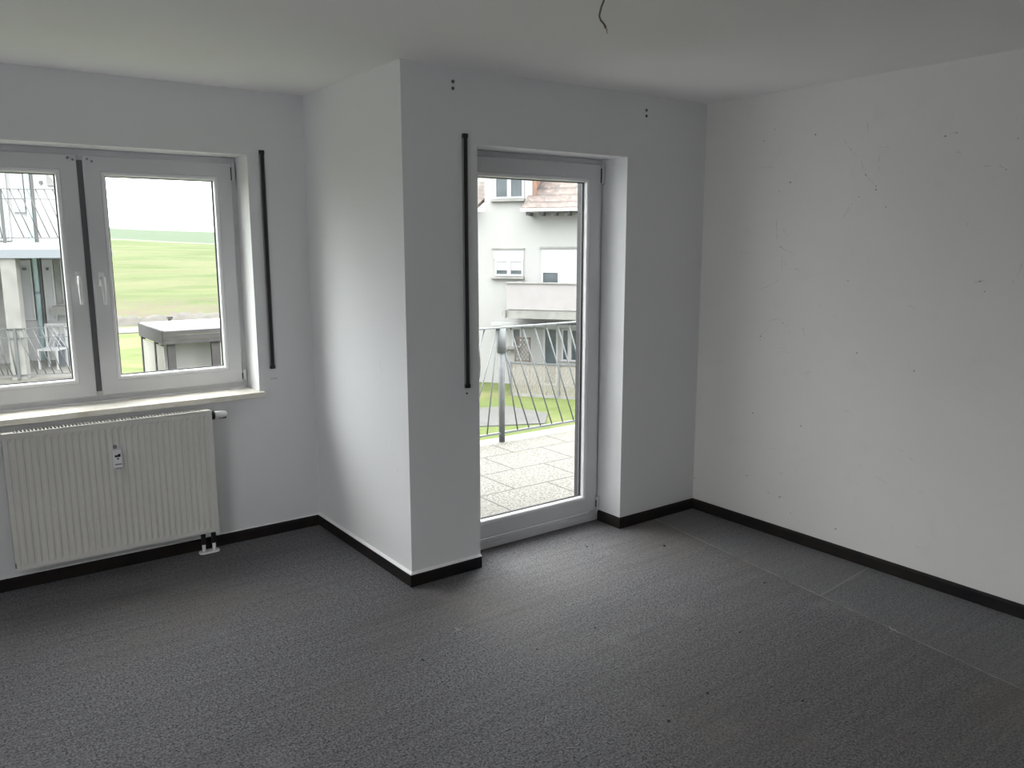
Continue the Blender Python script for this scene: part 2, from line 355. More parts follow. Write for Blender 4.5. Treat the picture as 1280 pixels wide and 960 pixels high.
# ------------------------------------------------------------------ windows
def sash(name, root, x0, x1, z0, z1, y, hx, hz, hside, dot=True, flat=.078):
    o = MB().ring(x0, x1, z0, z1, [(0, y + .006), (.006, y), (flat - .004, y), (flat, y + .004), (flat, y + .07), (0, y + .07)]).build(name, 'pvc', root)
    i = flat
    MB().ring(x0, x1, z0, z1, [(i, y + .001), (i + .011, y + .001), (i + .017, y + .006), (i + .021, y + .027), (i, y + .027)]).build('glazing_bead', 'bead', o)
    MB().ring(x0, x1, z0, z1, [(i + .014, y + .0265), (i + .0245, y + .0265), (i + .0245, y + .0315), (i + .014, y + .0315)]).build('gasket', 'rubber', o)
    MB().ring(x0, x1, z0, z1, [(i, y + .0365), (i + .0245, y + .0365), (i + .0245, y + .0415), (i, y + .0415)]).build('outer_gasket', 'rubber', o)
    MB().ring(x0, x1, z0, z1, [(i - .002, y + .042), (i + .010, y + .042), (i + .004, y + .069), (i - .002, y + .069)]).build('outer_rebate', 'groove', o)
    g = MB().box(x0 + i, x1 - i, y + .032, y + .036, z0 + i, z1 - i).build('pane', 'glass', o); g['label'] = 'clear glass pane'
    # handle
    b = MB().box(hx - .014, hx + .014, y - .010, y + .002, hz - .035, hz + .035, .004)
    b.tube([(hx, y, hz + .004), (hx, y - .045, hz + .004)], .009, 10)
    b.tube([(hx, y - .048, hz + .012), (hx, y - .052, hz - .03), (hx, y - .054, hz - .085), (hx, y - .052, hz - .128)], [.011, .011, .010, .008], 8)
    b.build('handle', 'white', o, True)
    return o
yf = D + REC
win = struct(empty('window_1', (-1.11, D, WZ0)), 'white double casement window with two handles', 'window')
def shift(root):
    for c in root.children: c.location = -Vector(root.location)
cx = -1.096
MB().ring(WX0 + .001, WX1 - .001, WZ0 + .002, WZ1 - .001, [(0, yf), (.055, yf), (.055, yf + .07), (0, yf + .07)]).build('window_frame', 'pvc', win)
MB().box(cx - .02, cx + .02, yf - .006, yf + .055, WZ0 + .055, WZ1 - .055).build('mullion', 'groove', win)  # dark grey stands in for the shade between the two sashes
s2 = sash('sash', win, cx + .014, -.350, .872, 2.088, yf - .020, cx + .053, 1.475, 1)
s1 = sash('sash', win, -1.868, cx - .014, .872, 2.088, yf - .020, cx - .053, 1.482, -1)
for px, pz in ((cx - .03, 2.062), (cx - .052, 2.070), (cx + .034, 2.068), (cx + .055, 2.058)):
    MB().tube([(px, yf - .026, pz), (px, yf - .018, pz)], .006, 10).build('screw_cap', 'grey', win)
for z0, z1 in ((1.99, 2.085), (.885, .945)):
    h = MB().box(-.352, -.334, yf - .028, yf + .0, z0, z1, .003).build('hinge', 'pvc', win)
    MB().box(-.356, -.352, yf - .027, yf - .004, z0 + .005, z1 - .02).build('hinge_slot', 'rubber', h)
for x0, x1 in ((WX0, WX0 + .02), (WX1 - .02, WX1)): MB().box(x0 + .001, x1 - .001, yf + .12, yf + .195, WZ0 + .02, WZ1 - .002).build('shutter_guide_rail', 'rubber', win)['label'] = 'dark outer roller shutter guide rail'
shift(win)
# sill (lies on the wall, one stone board)
o = MB().box(-2.0, -.303, D - .042, D, WZ0 - .030, WZ0, .003).box(WX0 + .001, WX1 - .001, D - .001, yf + .02, WZ0 - .030, WZ0).build('trim_1', 'sill')
struct(recenter(o, (-1.11, D, WZ0 - .03)), 'beige marble window sill', 'window sill')
# balcony door
dr = struct(empty('door_1', (.9, 0, 0)), 'white glazed balcony door', 'door')
yd = REC
MB().ring(DX0 + .001, DX1 - .001, .002, DZ1 - .001, [(0, yd), (.05, yd), (.05, yd + .07), (0, yd + .07)]).build('door_frame', 'pvc', dr)
MB().box(DX0 + .002, DX1 - .002, yd - .012, yd + .10, .002, .032).build('threshold', 'pvc', dr)
sash('sash', dr, .430, 1.366, .064, 2.090, yd - .020, .486, 1.095, -1, flat=.084)
for z0, z1 in ((1.98, 2.085), (.08, .15)):
    h = MB().box(1.362, 1.382, yd - .030, yd + .0, z0, z1, .003).build('hinge', 'pvc', dr)
    MB().box(1.360, 1.364, yd - .028, yd - .004, z0 + .006, z1 - .02).build('hinge_slot', 'rubber', h)
for x0, x1 in ((DX0, DX0 + .016), (DX1 - .016, DX1)): MB().box(x0 + .001, x1 - .001, yd + .12, yd + .195, .0, DZ1 - .002).build('shutter_guide_rail', 'rubber', dr)['label'] = 'dark outer roller shutter guide rail'
shift(dr)

# ------------------------------------------------------------------ roller shutter straps
def strap(x, y, z0, z1, label, tilt=0):
    r = tag(empty('shutter_strap_guide', (x, y, z0), 0), label, 'shutter strap', 'roller shutter strap guides')
    h = z1 - z0
    MB().box(-.013, .013, -.003, 0, 0, h).box(-.013, -.010, -.012, -.003, 0, h).box(.010, .013, -.012, -.003, 0, h).build('guide_channel', 'grey', r)
    MB().box(-.009, .009, -.011, -.004, .0, h - .004).build('strap', 'strap', r)
    MB().box(-.014, .014, -.016, 0, h - .010, h + .012, .003).build('end_cap', 'black', r)
    MB().box(-.014, .014, -.016, 0, -.012, .008, .003).build('end_cap', 'black', r)
    r.rotation_euler.y = tilt
    return r
strap(-.244, D, .974, 2.134, 'dark vertical strap guide on the wall right of the window')
strap(.330, 0, .962, 2.146, 'dark vertical strap guide on the wall left of the balcony door')

# ------------------------------------------------------------------ radiator
RX0, RX1, RZ0, RZ1 = -1.565, -.622, .122, .787
RF = D - .120; RB = D - .035
rad = tag(empty('radiator', ((RX0 + RX1) / 2, D, 0)), 'cream ribbed panel radiator under the window sill', 'radiator')
b = MB(); n = 31; m_ = .018; pitch = (RX1 - RX0 - 2 * m_) / n; zt, zb = RZ1 - .028, RZ0 + .028
def col_at(x, dy, z0=zb, z1=zt): return [(x, RF, RZ0 + .004), (x, RF, z0 - .008), (x, RF + dy, z0 + .010), (x, RF + dy, z1 - .010), (x, RF, z1 + .008), (x, RF, RZ1 - .004), (x, RF + .006, RZ1)]
xs = [(RX0, 0), (RX0 + m_, 0)]
for i in range(n):
    a = RX0 + m_ + i * pitch; xs += [(a + pitch * .22, .0055), (a + pitch * .50, .0055), (a + pitch * .72, 0), (a + pitch, 0)]
xs += [(RX1, 0)]
cols = [[b.bm.verts.new(p) for p in col_at(x, dy)] for x, dy in xs]
for i in range(len(cols) - 1):
    for k in range(6): b.bm.faces.new((cols[i][k], cols[i + 1][k], cols[i + 1][k + 1], cols[i][k + 1]))
b.box(RX0, RX1, RF + .008, RF + .016, RZ0, RZ1 - .002)
b.build('front_panel', 'rad', rad)
MB().box(RX0 + .01, RX1 - .01, RB - .012, RB, RZ0 + .005, RZ1 - .012).box(RX0 + .03, RX1 - .03, RF + .018, RB - .014, RZ0 + .03, RZ1 - .06).build('rear_panel', 'rad_in', rad)
for x in (RX0, RX1 - .003): MB().box(x, x + .003, RF + .004, RB, RZ0 + .004, RZ1 - .001).build('side_cover', 'rad', rad)
b = MB().box(RX0, RX1, RF + .002, RF + .010, RZ1 - .002, RZ1 + .003).box(RX0, RX1, RB - .010, RB, RZ1 - .004, RZ1 + .001).box(RX0, RX0 + .05, RF + .01, RB - .01, RZ1 - .004, RZ1 + .001).box(RX1 - .045, RX1, RF + .01, RB - .01, RZ1 - .004, RZ1 + .001)
k = RX0 + .055
while k < RX1 - .05: b.box(k, k + .0045, RF + .009, RB - .009, RZ1 - .006, RZ1 + .003); k += .0155
b.build('top_grille', 'rad', rad)
# valve and thermostat head on the right end
vz, vy = .752, D - .070
vb = MB().tube([(RX1 - .002, vy, vz), (RX1 + .010, vy, vz)], .015, 16).build('valve_body', 'chrome', rad, False)
MB().tube([(RX1 + .008, vy, vz), (RX1 + .010, vy, vz), (RX1 + .024, vy, vz), (RX1 + .026, vy, vz)], [.018, .024, .024, .020], 20).build('valve_collar', 'black', rad, False)
hd = MB().tube([(RX1 + .024, vy, vz), (RX1 + .028, vy, vz), (RX1 + .060, vy, vz), (RX1 + .084, vy, vz), (RX1 + .090, vy, vz)], [.019, .0215, .0215, .018, .012], 20).build('thermostat_head', 'white', rad, True)
MB().box(RX1 + .046, RX1 + .086, vy - .012, vy + .010, vz - .022, vz - .012, .003).build('dark_bottom', 'black', hd)  # black block along the bottom of the thermostat head
# heat cost meter
mx, mz = -1.092, .605; my = RF
mt = MB().box(mx - .019, mx + .019, my - .022, my + .004, mz - .050, mz + .048, .004).build('heat_meter', 'meter', rad); mt['label'] = 'small white heat cost meter with a dark display'
MB().box(mx - .014, mx + .012, my - .0235, my - .021, mz + .010, mz + .020).box(mx + .000, mx + .012, my - .0235, my - .021, mz + .018, mz + .025).build('display', 'black', mt)
MB().box(mx - .004, mx + .004, my - .0235, my - .021, mz - .002, mz + .005).build('display_mark', 'black', mt)
MB().box(mx - .015, mx + .015, my - .0235, my - .021, mz - .030, mz - .024).box(mx - .015, mx + .015, my - .0235, my - .021, mz - .048, mz - .044).build('label_line', 'grey', mt)
MB().tube([(mx - .006, my - .001, mz + .058), (mx - .006, my + .004, mz + .058)], .010, 12).build('clip', 'grey', mt)
# bottom connections, pipes, rosette
for x in (-.696, -.642):
    MB().tube([(x, vy, .0), (x, vy, .050)], .0095, 14).build('pipe', 'white', rad, True)
    MB().tube([(x, vy, .050), (x, vy, RZ0 + .012)], .0125, 6).build('connection_nut', 'black', rad)
b = MB(); pts = [(-.669 + math.cos(t) * (.024) + (.030 if math.cos(t) > 0 else -.030), vy + math.sin(t) * .024) for t in [2 * math.pi * (i + .5) / 24 for i in range(24)]]
b.prism(pts, 0.0, .009, 'z').build('floor_rosette', 'white', rad)
for x in (RX0 + .22, RX1 - .22): MB().box(x - .015, x + .015, RB, D - .001, RZ0 + .06, RZ1 - .08).build('wall_bracket', 'rad', rad)
MB().box(RX0 - .003, RX0 + .004, RF - .003, RF + .006, RZ0 + .020, RZ0 + .045, .002).build('drain_plug', 'grey', rad)
shift(rad)

# ------------------------------------------------------------------ small things on the walls and ceiling
def plug(x, z, y, label, r=.0075):
    o = MB().tube([(0, 0, 0), (0, -.003, 0)], r, 12).build('screw_hole', 'black', None, loc=(x, y, z))
    MB().tube([(0, -.0028, 0), (0, -.0038, 0)], r * .45, 8).build('wall_plug', 'grey', o)
    return tag(o, label, 'screw hole', 'screw holes in the wall')
plug(.273, 2.384, 0, 'upper dark screw hole above the strap guide left of the balcony door')
plug(.272, 2.354, 0, 'lower dark screw hole of the pair above the strap guide')
plug(1.525, 2.371, 0, 'upper dark screw hole near the ceiling right of the balcony door')
plug(1.526, 2.341, 0, 'lower dark screw hole of the pair right of the balcony door')
plug(.330, .922, 0, 'single small hole just below the strap guide by the balcony door', .005)
tag(MB().box(-.020, .020, -.0015, 0, -.004, .004).build('wall_repair_mark', 'scuff_soft', None, loc=(-.238, D, .905)), 'faint short horizontal mark under the strap guide right of the window', 'wall mark')
cw = tag(empty('ceiling_wire', (-.155, -1.5, H)), 'loose brown cable hanging bare from the ceiling', 'wire')
pp = [(0, 0, 0), (-.004, 0, -.05), (-.008, 0, -.10), (-.014, 0, -.128), (-.024, 0, -.148), (-.030, 0, -.170), (-.024, 0, -.180), (-.012, 0, -.188), (-.004, .0, -.196)]
MB().tube(pp, .0028, 8).build('cable', 'wire', cw, True)
MB().tube([pp[-1], (-.001, 0, -.202), (.001, 0, -.212)], .0016, 6).build('bare_end', 'copper', cw, True)
MB().tube([pp[-2], (-.006, .004, -.197), (.008, .006, -.200)], .0013, 6).build('bare_end', 'copper', cw, True)
MB().tube([(0, 0, 0), (0, 0, -.004)], .012, 14).build('ceiling_hole', 'grey', cw)
# scuffs on the right wall: thin residues on the plaster
SC = [[(-0.89, 2.165), (-0.915, 2.129), (-0.955, 2.088)], [(-0.955, 2.088), (-0.996, 2.043), (-1.022, 1.982)], [(-1.022, 1.982), (-1.046, 1.954), (-1.076, 1.932), (-1.081, 1.906)], [(-1.086, 2.074), (-1.085, 1.997)], [(-1.013, 2.23), (-1.017, 2.178)], [(-1.033, 2.113), (-1.132, 2.104)], [(-0.994, 1.877), (-0.945, 1.832), (-0.919, 1.778)], [(-0.4, 2.063), (-0.49, 2.059)], [(-1.576, 1.98), (-1.626, 1.988), (-1.667, 1.961)], [(-1.433, 2.054), (-1.476, 2.05)], [(-0.543, 1.633), (-0.597, 1.608), (-0.65, 1.585)], [(-0.517, 1.774), (-0.527, 1.671)], [(-0.431, 1.397), (-0.485, 1.414), (-0.546, 1.447)], [(-0.449, 1.102), (-0.456, 1.142), (-0.5, 1.177)], [(-0.497, 1.223), (-0.577, 1.24), (-0.597, 1.215)], [(-1.77, 1.571), (-1.76, 1.524), (-1.738, 1.479)], [(-1.581, 1.476), (-1.621, 1.484)], [(-0.564, 1.582), (-0.57, 1.492)], [(-1.384, 2.127), (-1.402, 2.132), (-1.438, 2.14)], [(-0.615, 1.209), (-0.654, 1.144)], [(-0.719, 1.202), (-0.733, 1.159)], [(-1.693, 2.18), (-1.689, 2.156)], [(-0.396, 0.3), (-0.446, 0.312)], [(-0.539, 0.24), (-0.569, 0.234)], [(-0.617, 0.223), (-0.654, 0.239)], [(-1.298, 0.648), (-1.325, 0.639)], [(-0.552, 0.495), (-0.59, 0.501)], [(-1.358, 0.618), (-1.373, 0.607)], [(-0.618, 0.36), (-0.645, 0.38)], [(-0.759, 0.963), (-0.793, 0.97)]]
DT = [(-0.479, 2.256), (-0.727, 2.204), (-0.41, 2.203), (-0.591, 1.972), (-0.525, 1.928), (-1.079, 1.925), (-1.081, 1.908), (-1.138, 1.823), (-0.993, 1.878), (-1.396, 2.127), (-1.444, 2.137), (-1.702, 2.087), (-1.667, 1.961), (-0.552, 1.63), (-0.595, 1.217), (-0.451, 1.131), (-1.604, 1.48), (-1.628, 1.436), (-0.965, 1.461), (-1.022, 1.982), (-0.4, 0.301), (-0.559, 0.237), (-0.636, 0.231), (-0.711, 0.156), (-0.424, 0.683), (-1.343, 1.043), (-1.041, 1.098), (-0.992, 0.145), (-0.011, 0.195), (-0.745, 0.663)]
def ribbon(b, pts, wd, x):
    # broken hairline: short dashes of uneven width
    for i in range(len(pts) - 1):
        a, c = Vector(pts[i]), Vector(pts[i + 1]); L = (c - a).length; k = max(2, int(L / .011)); d = (c - a).normalized(); nn = Vector((-d.y, d.x))
        for j in range(k):
            if random.random() < .22: continue
            p = a + (c - a) * (j / k) + nn * random.uniform(-.002, .002); q = a + (c - a) * ((j + .95) / k) + nn * random.uniform(-.002, .002); ww = wd * random.uniform(.3, .85)
            vs = [p + nn * ww * .4, q + nn * ww, q - nn * ww * .6, p - nn * ww]
            b.prism([(v.x, v.y) for v in vs], x, x - .0004, 'x')
wr = bpy.data.objects['wall_right']
b = MB()
for s_ in SC: ribbon(b, s_, .0019, W)
o = b.build('scuff_marks', 'scuff', wr); o['kind'] = 'stuff'; o['label'] = 'thin grey scratches and scuffs'
b = MB()
for y, z in DT:
    r = random.uniform(.003, .0058); b.prism([(y + math.cos(t) * r * random.uniform(.7, 1.2), z + math.sin(t) * r * random.uniform(.6, 1.1)) for t in [k * .9 for k in range(7)]], W, W - .0006, 'x')
o = b.build('dark_specks', 'speck', wr); o['kind'] = 'stuff'; o['label'] = 'small dark specks on the plaster'
b = MB()
for i in range(26):
    y = random.uniform(-1.75, -.2); z = random.choice([random.uniform(.1, .6), random.uniform(.5, 2.1)]); a = random.uniform(0, 6); L = random.uniform(.02, .07)
    ribbon(b, [(y, z), (y + math.cos(a) * L, z + math.sin(a) * L * .7)], .0022, W)
o = b.build('faint_scuffs', 'scuff_soft', wr); o['kind'] = 'stuff'; o['label'] = 'faint pale rub marks'
b = MB()
for (y, z) in ((.28, 1.05), (.26, 1.02), (.17, .66), (.16, .62), (.30, .98), (.22, .80), (.12, .55)):
    a = random.uniform(1, 2); ribbon(b, [(y, z), (y + math.cos(a) * .03, z + math.sin(a) * .03)], .0022, 0)
o = b.build('faint_scuffs', 'scuff_soft', bpy.data.objects['wall_pillar']); o['kind'] = 'stuff'; o['label'] = 'faint rub marks on the corner wall'
# crumbs and fluff on the carpet
def crumb(name, x, y, r, m, label, cat, group, flat=.5):
    b = MB(); bmesh.ops.create_icosphere(b.bm, subdivisions=1, radius=r)
    for v in b.bm.verts: v.co *= random.uniform(.7, 1.25); v.co.z *= flat
    mn = min(v.co.z for v in b.bm.verts)
    for v in b.bm.verts: v.co.z -= mn
    return tag(b.build(name, m, None, loc=(x, y, .0)), label, cat, group)
G = 'dark crumbs on the carpet'
for x, y, r, lb in ((.407, -1.501, .007, 'larger black crumb lying in the middle of the open carpet'),
                    (.647, -1.741, .006, 'black crumb on the brownish carpet stain, right of the middle'),
                    (.157, -1.540, .007, 'round black crumb nearest the bottom middle of the carpet'),
                    (.421, -.863, .0055, 'dark crumb on the carpet in front of the balcony door'),
                    (-.323, -.661, .0055, 'dark crumb on the carpet left of the projecting corner'),
                    (1.413, -1.002, .006, 'dark crumb beside the carpet join, towards the right wall'),
                    (.771, -1.146, .0045, 'left crumb of the two close together right of the middle'),
                    (.896, -1.263, .005, 'right crumb of the two close together right of the middle'),
                    (1.38, -.365, .009, 'black crumb on the carpet near the corner beside the door reveal'),
                    (1.03, -.121, .006, 'dark crumb in the bright patch just inside the balcony door'),
                    (.102, -.863, .0045, 'small dark crumb nearest the projecting corner'),
                    (.212, -1.461, .0045, 'small dark crumb beside the round black one')):
    crumb('crumb', x, y, r, 'crumb', lb, 'crumb', G)
def fluff(x, y, label):
    b = MB()
    for i in range(5):
        a = random.uniform(0, 6.3); p = [(random.uniform(-.015, .015), random.uniform(-.012, .012), .004)]
        for j in range(5): a += random.uniform(-.8, .8); p.append((p[-1][0] + math.cos(a) * .007, p[-1][1] + math.sin(a) * .007, random.uniform(.002, .006)))
        b.tube(p, .0007, 5)
    return tag(b.build('lint_tuft', 'fluff', None, loc=(x, y, 0)), label, 'lint', 'pale lint tufts on the carpet')
fluff(-.077, -.533, 'pale lint tuft on the carpet nearest the projecting corner')
fluff(-.199, -1.295, 'pale lint tuft on the carpet, left of the two near the bottom edge')
fluff(-.195, -1.461, 'pale lint tuft on the carpet, right of the two near the bottom edge')
fluff(1.44, -1.639, 'pale lint speck on the carpet join at the right')

# ------------------------------------------------------------------ our balcony
BZ = -.03
struct(MB().box(.30, 5.2, TH, 2.20, BZ - .18, BZ).build('balcony_floor', 'slabs'), 'balcony floor of exposed aggregate slabs', 'balcony floor')
struct(MB().box(.30, 5.2, 2.20, 2.42, BZ - .22, BZ - .012).build('balcony_edge', 'conc_l'), 'pale concrete balcony edge', 'balcony edge')
struct(MB().box(DX0 + .001, DX1 - .001, REC + .035, TH, -.20, -.004).build('trim_2', 'conc_l'), 'concrete step outside the balcony door', 'door step')
PX = 2.135; PY = 2.235
rl = tag(empty('balcony_railing', (PX, PY, BZ)), 'galvanised balcony railing with slanted bars outside the glazed door', 'railing')
def rail_local(root, x0, x1, top, second, bot, post_x, r_post, step, slant, rb, seg=8, sleeve=True, mt='galv'):
    MB().box(x0, x1, -.022, .022, top - .012, top).build('top_rail', mt, root)
    if second: MB().box(x0, x1, -.008, .008, second - .008, second + .008).build('middle_rail', mt, root)
    MB().box(x0, x1, -.012, .012, bot - .008, bot + .008).build('bottom_rail', mt, root)
    for px in post_x:
        MB().tube([(px, 0, 0), (px, 0, top - .012)], r_post, 14).build('post', mt, root, True)
        if sleeve: MB().tube([(px, 0, top - .22), (px, 0, top - .012)], r_post * 1.45, 14).build('post_sleeve', mt, root, True)
def bars_local(root, lst, top, bot, rb, mt='galv'):
    for xt, xb in lst: MB().tube([(xt, 0, top - .012), (xb, 0, bot)], rb, 6).build('bar', mt, root, True)
rail_local(rl, -1.8, 2.9, .992, None, .078, [0, 1.95], .026, 0, 0, 0)
bars_local(rl, [(xb - .335, xb) for xb in [2.431 - PX + .129 * i for i in range(0, 12)]] + [(.0, .17)], .992, .078, .0065)
bars_local(rl, [(xb + .30, xb) for xb in [1.79 - PX - .129 * i for i in range(0, 8)]] + [(-.04, -.155)], .992, .078, .0065)

# ------------------------------------------------------------------ ground, lawn, path, field
GZ = -3.3
struct(MB().quad((-60, 3, GZ), (90, 3, GZ), (90, 60, GZ), (-60, 60, GZ)).build('ground', 'lawn'), 'yellow-green lawn between the houses', 'lawn')
struct(MB().prism([(8.5, 15.6), (12.0, 14.0), (12.9, 15.0), (12.6, 16.6), (9.5, 17.6)], GZ, GZ + .03, 'z').build('path', 'path'), 'pale path on the lawn', 'path')
struct(MB().prism([(1.5, 50.5), (1.5, 47.0), (36, 44.0), (36, 47.0)], GZ, GZ + .04, 'z').build('road', 'path'), 'pale road at the foot of the field', 'road')
b = MB(); nx, ny = 30, 26
def fz(x, y):
    t = max(0, (y - 56) / 120.0); return GZ + .02 + (9.3 * t - .9 * t * t) - .034 * (x - 25) * min(1, t * 1.5) + .10 * math.sin(x * .21) * math.sin(y * .13)
V = [[b.bm.verts.new((-70 + 220 * i / nx, 56 + 120 * j / ny, fz(-70 + 220 * i / nx, 56 + 120 * j / ny))) for i in range(nx + 1)] for j in range(ny + 1)]
for j in range(ny):
    for i in range(nx): b.bm.faces.new((V[j][i], V[j][i + 1], V[j + 1][i + 1], V[j + 1][i]))
struct(b.build('field', 'field', None, True), 'green hillside field', 'field')
# brown scrub strip at the field's foot
b = MB(); nx = 150
V = [[b.bm.verts.new((-2 + 40 * i / nx, 51.5 + 1.2 * j - .06 * (40 * i / nx), GZ + (0 if j in (0, 4) else random.uniform(.12, .5)))) for i in range(nx + 1)] for j in range(5)]
for j in range(4):
    for i in range(nx): b.bm.faces.new((V[j][i], V[j][i + 1], V[j + 1][i + 1], V[j + 1][i]))
tag(b.build('scrub', 'scrub', None, True), 'brown dry scrub along the foot of the green field', 'scrub', kind='stuff')
mp = tag(empty('marker_post', (9.4, 44.0, GZ)), 'thin grey post standing behind the flat-roofed shelter', 'post')
MB().tube([(0, 0, 0), (0, 0, .95)], .09, 8).build('pole', 'wood_g', mp); MB().box(-.13, .13, -.13, .13, .9, 1.05).build('cap', 'wood_g', mp)

# ------------------------------------------------------------------ flat-roofed shelter seen through the right casement
sh = tag(empty('garden_shelter', (4.02, 22.3, GZ)), 'timber shelter with a pale flat roof and cream boarding, seen through the window', 'shelter')
SW, SD, SH_ = 7.0, 3.1, 2.40
MB().box(.04, SW, .04, SD, SH_ - .03, SH_ + .03).build('roof_sheet', 'sheet', sh)
b = MB()
for k in range(3): b.box(-.0 - .01 * (k % 2), SW, -.03 - .01 * (k % 2), .03, SH_ - .40 + k * .135, SH_ - .40 + k * .135 + .125)
b.build('front_fascia', 'wood_g', sh)
MB().box(-.03, .03, 0, SD, SH_ - .40, SH_ + .01).build('side_fascia', 'wood_g', sh)
MB().box(0, SW, SD - .03, SD + .03, SH_ - .40, SH_ + .01).build('rear_fascia', 'wood_g', sh)
for x, y, r in ((.24, .12, .11), (1.55, .12, .13), (3.3, .12, .11), (5.2, .12, .11), (.06, 1.15, .06), (.06, SD - .15, .06)):
    MB().box(x - r, x + r, y - .06, y + .06, 0, SH_ - .38).build('post', 'wood_g', sh)
MB().box(.06, SW, 1.0, 1.04, 0, SH_ - .50).build('rear_boarding', 'sheet', sh)
MB().box(.03, .06, .2, SD - .2, 0, SH_ - .48).build('side_boarding', 'board', sh)
MB().box(1.68, 1.95, .10, .14, 0, SH_ - .46).build('front_board', 'board', sh)

# ------------------------------------------------------------------ neighbouring wing seen through the left casement
wg = tag(empty('apartment_wing', (.205, 15.96, 0), math.radians(-20)), 'white apartment wing with two balconies across the yard, seen through the left casement', 'building')
MB().prism([(-9, 3.0), (.38, 3.0), (-.9, 9.0), (-9, 9.0)], GZ, 6.2, 'z').build('wall', 'render2', wg)
MB().box(-5.2, .95, 0, 3.0, 1.555, 1.70).build('balcony_slab', 'pvc_out', wg)
MB().box(-5.2, .97, -.03, 2.98, 1.385, 1.555).build('balcony_beam', 'facblue', wg)
MB().box(-5.2, .95, 0, 3.0, -1.40, -1.10).build('balcony_slab', 'conc_l', wg)
MB().box(-.62, -.34, .02, .30, -1.10, 1.385).build('column', 'conc', wg)
MB().box(-1.75, -1.10, 2.7, 3.0, -1.10, 1.385).build('pier', 'conc', wg)
MB().box(-.62, -.34, .02, .30, GZ, -1.40).build('column', 'conc', wg)
dp = MB().tube([(-.715, 2.93, -1.09), (-.715, 2.93, 5.8)], .055, 12).build('downpipe', 'cyan', wg, True)
MB().tube([(-.715, 2.93, .50), (-.715, 2.93, .56)], .065, 12).build('pipe_joint', 'facblue', dp)
MB().box(-.645, -.60, 2.94, 3.0, -1.1, 5.6).build('dark_joint', 'dark', wg)
def wdoor(x0, x1, z0, z1, shut=True):
    o = MB().box(x0, x1, 2.93, 3.0, z0, z1).build('shutter_box', 'pvc_out', wg)
    MB().box(x0 + .05, x1 - .05, 2.915, 2.935, z0 + .05, z1 - .14).build('shutter', 'shutter', o)
    for x in (x0 + .12, x1 - .12): MB().box(x - .02, x + .02, 2.89, 2.92, z1 - .24, z1 - .18).build('fitting', 'dark', o)
wdoor(-1.08, -.80, -.12, 1.30); wdoor(-.57, -.34, -.15, 1.30)
wdoor(-2.6, -1.8, -1.05, 1.25); wdoor(-3.0, -1.9, 1.75, 3.9); wdoor(-1.6, -1.15, 1.75, 4.0); wdoor(-1.05, -.80, 2.4, 3.9)
MB().box(-.33, -.20, 2.95, 3.0, .25, 1.30).build('grey_panel', 'conc', wg)
MB().box(-.19, .0, 2.94, 3.0, .35, 1.30).build('white_panel', 'pvc_out', wg)
MB().box(-.36, .40, 2.5, 2.9, .02, .22).build('dark_shelf', 'conc', wg)
MB().prism([(-.30, 3.02), (-.10, 3.02), (-.30, 3.32)], 2.94, 3.0, 'y').build('wall_bracket', 'conc', wg)
MB().box(-.46, -.40, 2.93, 3.0, 3.05, 3.12).build('wall_fitting', 'dark', wg)
def wing_rail(z):
    m_ = MB().box(-5.1, .9, -.022, .022, 1.048, 1.06).box(-5.1, .9, -.008, .008, .852, .868).box(-5.1, .9, -.012, .012, .082, .098)
    for px in (-.48, -2.6, .86): m_.tube([(px, 0, 0), (px, 0, 1.048)], .03, 12)
    r = m_.build('balcony_railing', 'galv_d', wg, False, (0, 0, z))
    x = -.46; bl = []
    while x < .86: bl.append((x, min(x + .33, .88))); x += .155
    x = -.62
    while x > -2.5: bl.append((x, x + .33 if x + .33 < -.5 else x + .1)); x -= .155
    bars_local(r, bl, 1.06, .09, .011, 'galv_d')
wing_rail(1.70); wing_rail(-1.10)
# things on the lower balcony
th = Matrix.Rotation(math.radians(-20), 4, 'Z')
def wl(x, y, z): p = th @ Vector((x, y, 0)); return (p.x + .205, p.y + 15.96, z)
sb = tag(empty('storage_box', wl(.22, 2.2, -1.10), math.radians(-20)), 'blue-grey storage box on the lower balcony of the apartment wing', 'storage box')
MB().box(-.42, .5, -.3, .3, 0, .62).build('body', 'stor', sb); MB().box(-.44, .52, -.32, .32, .62, .68).build('lid', 'facblue', sb)
ch = tag(empty('lattice_chair', wl(-.18, 1.5, -1.10), math.radians(-35)), 'white lattice-backed garden chair on the lower balcony of the apartment wing', 'chair')
MB().box(-.22, .22, -.22, .22, .42, .46).build('seat', 'pvc_out', ch)
b = MB().box(-.24, -.20, .20, .23, .44, .98).box(.20, .24, .20, .23, .44, .98).box(-.24, .24, .20, .23, .95, .99)
for i in range(5):
    b.tube([(-.2 + i * .1, .215, .46), (-.2 + ((i + 2) % 5) * .1, .215, .96)], .010, 6)
b.build('backrest', 'pvc_out', ch)
for x in (-.2, .2):
    for y in (-.2, .2): MB().box(x - .018, x + .018, y - .018, y + .018, 0, .42).build('leg', 'pvc_out', ch)

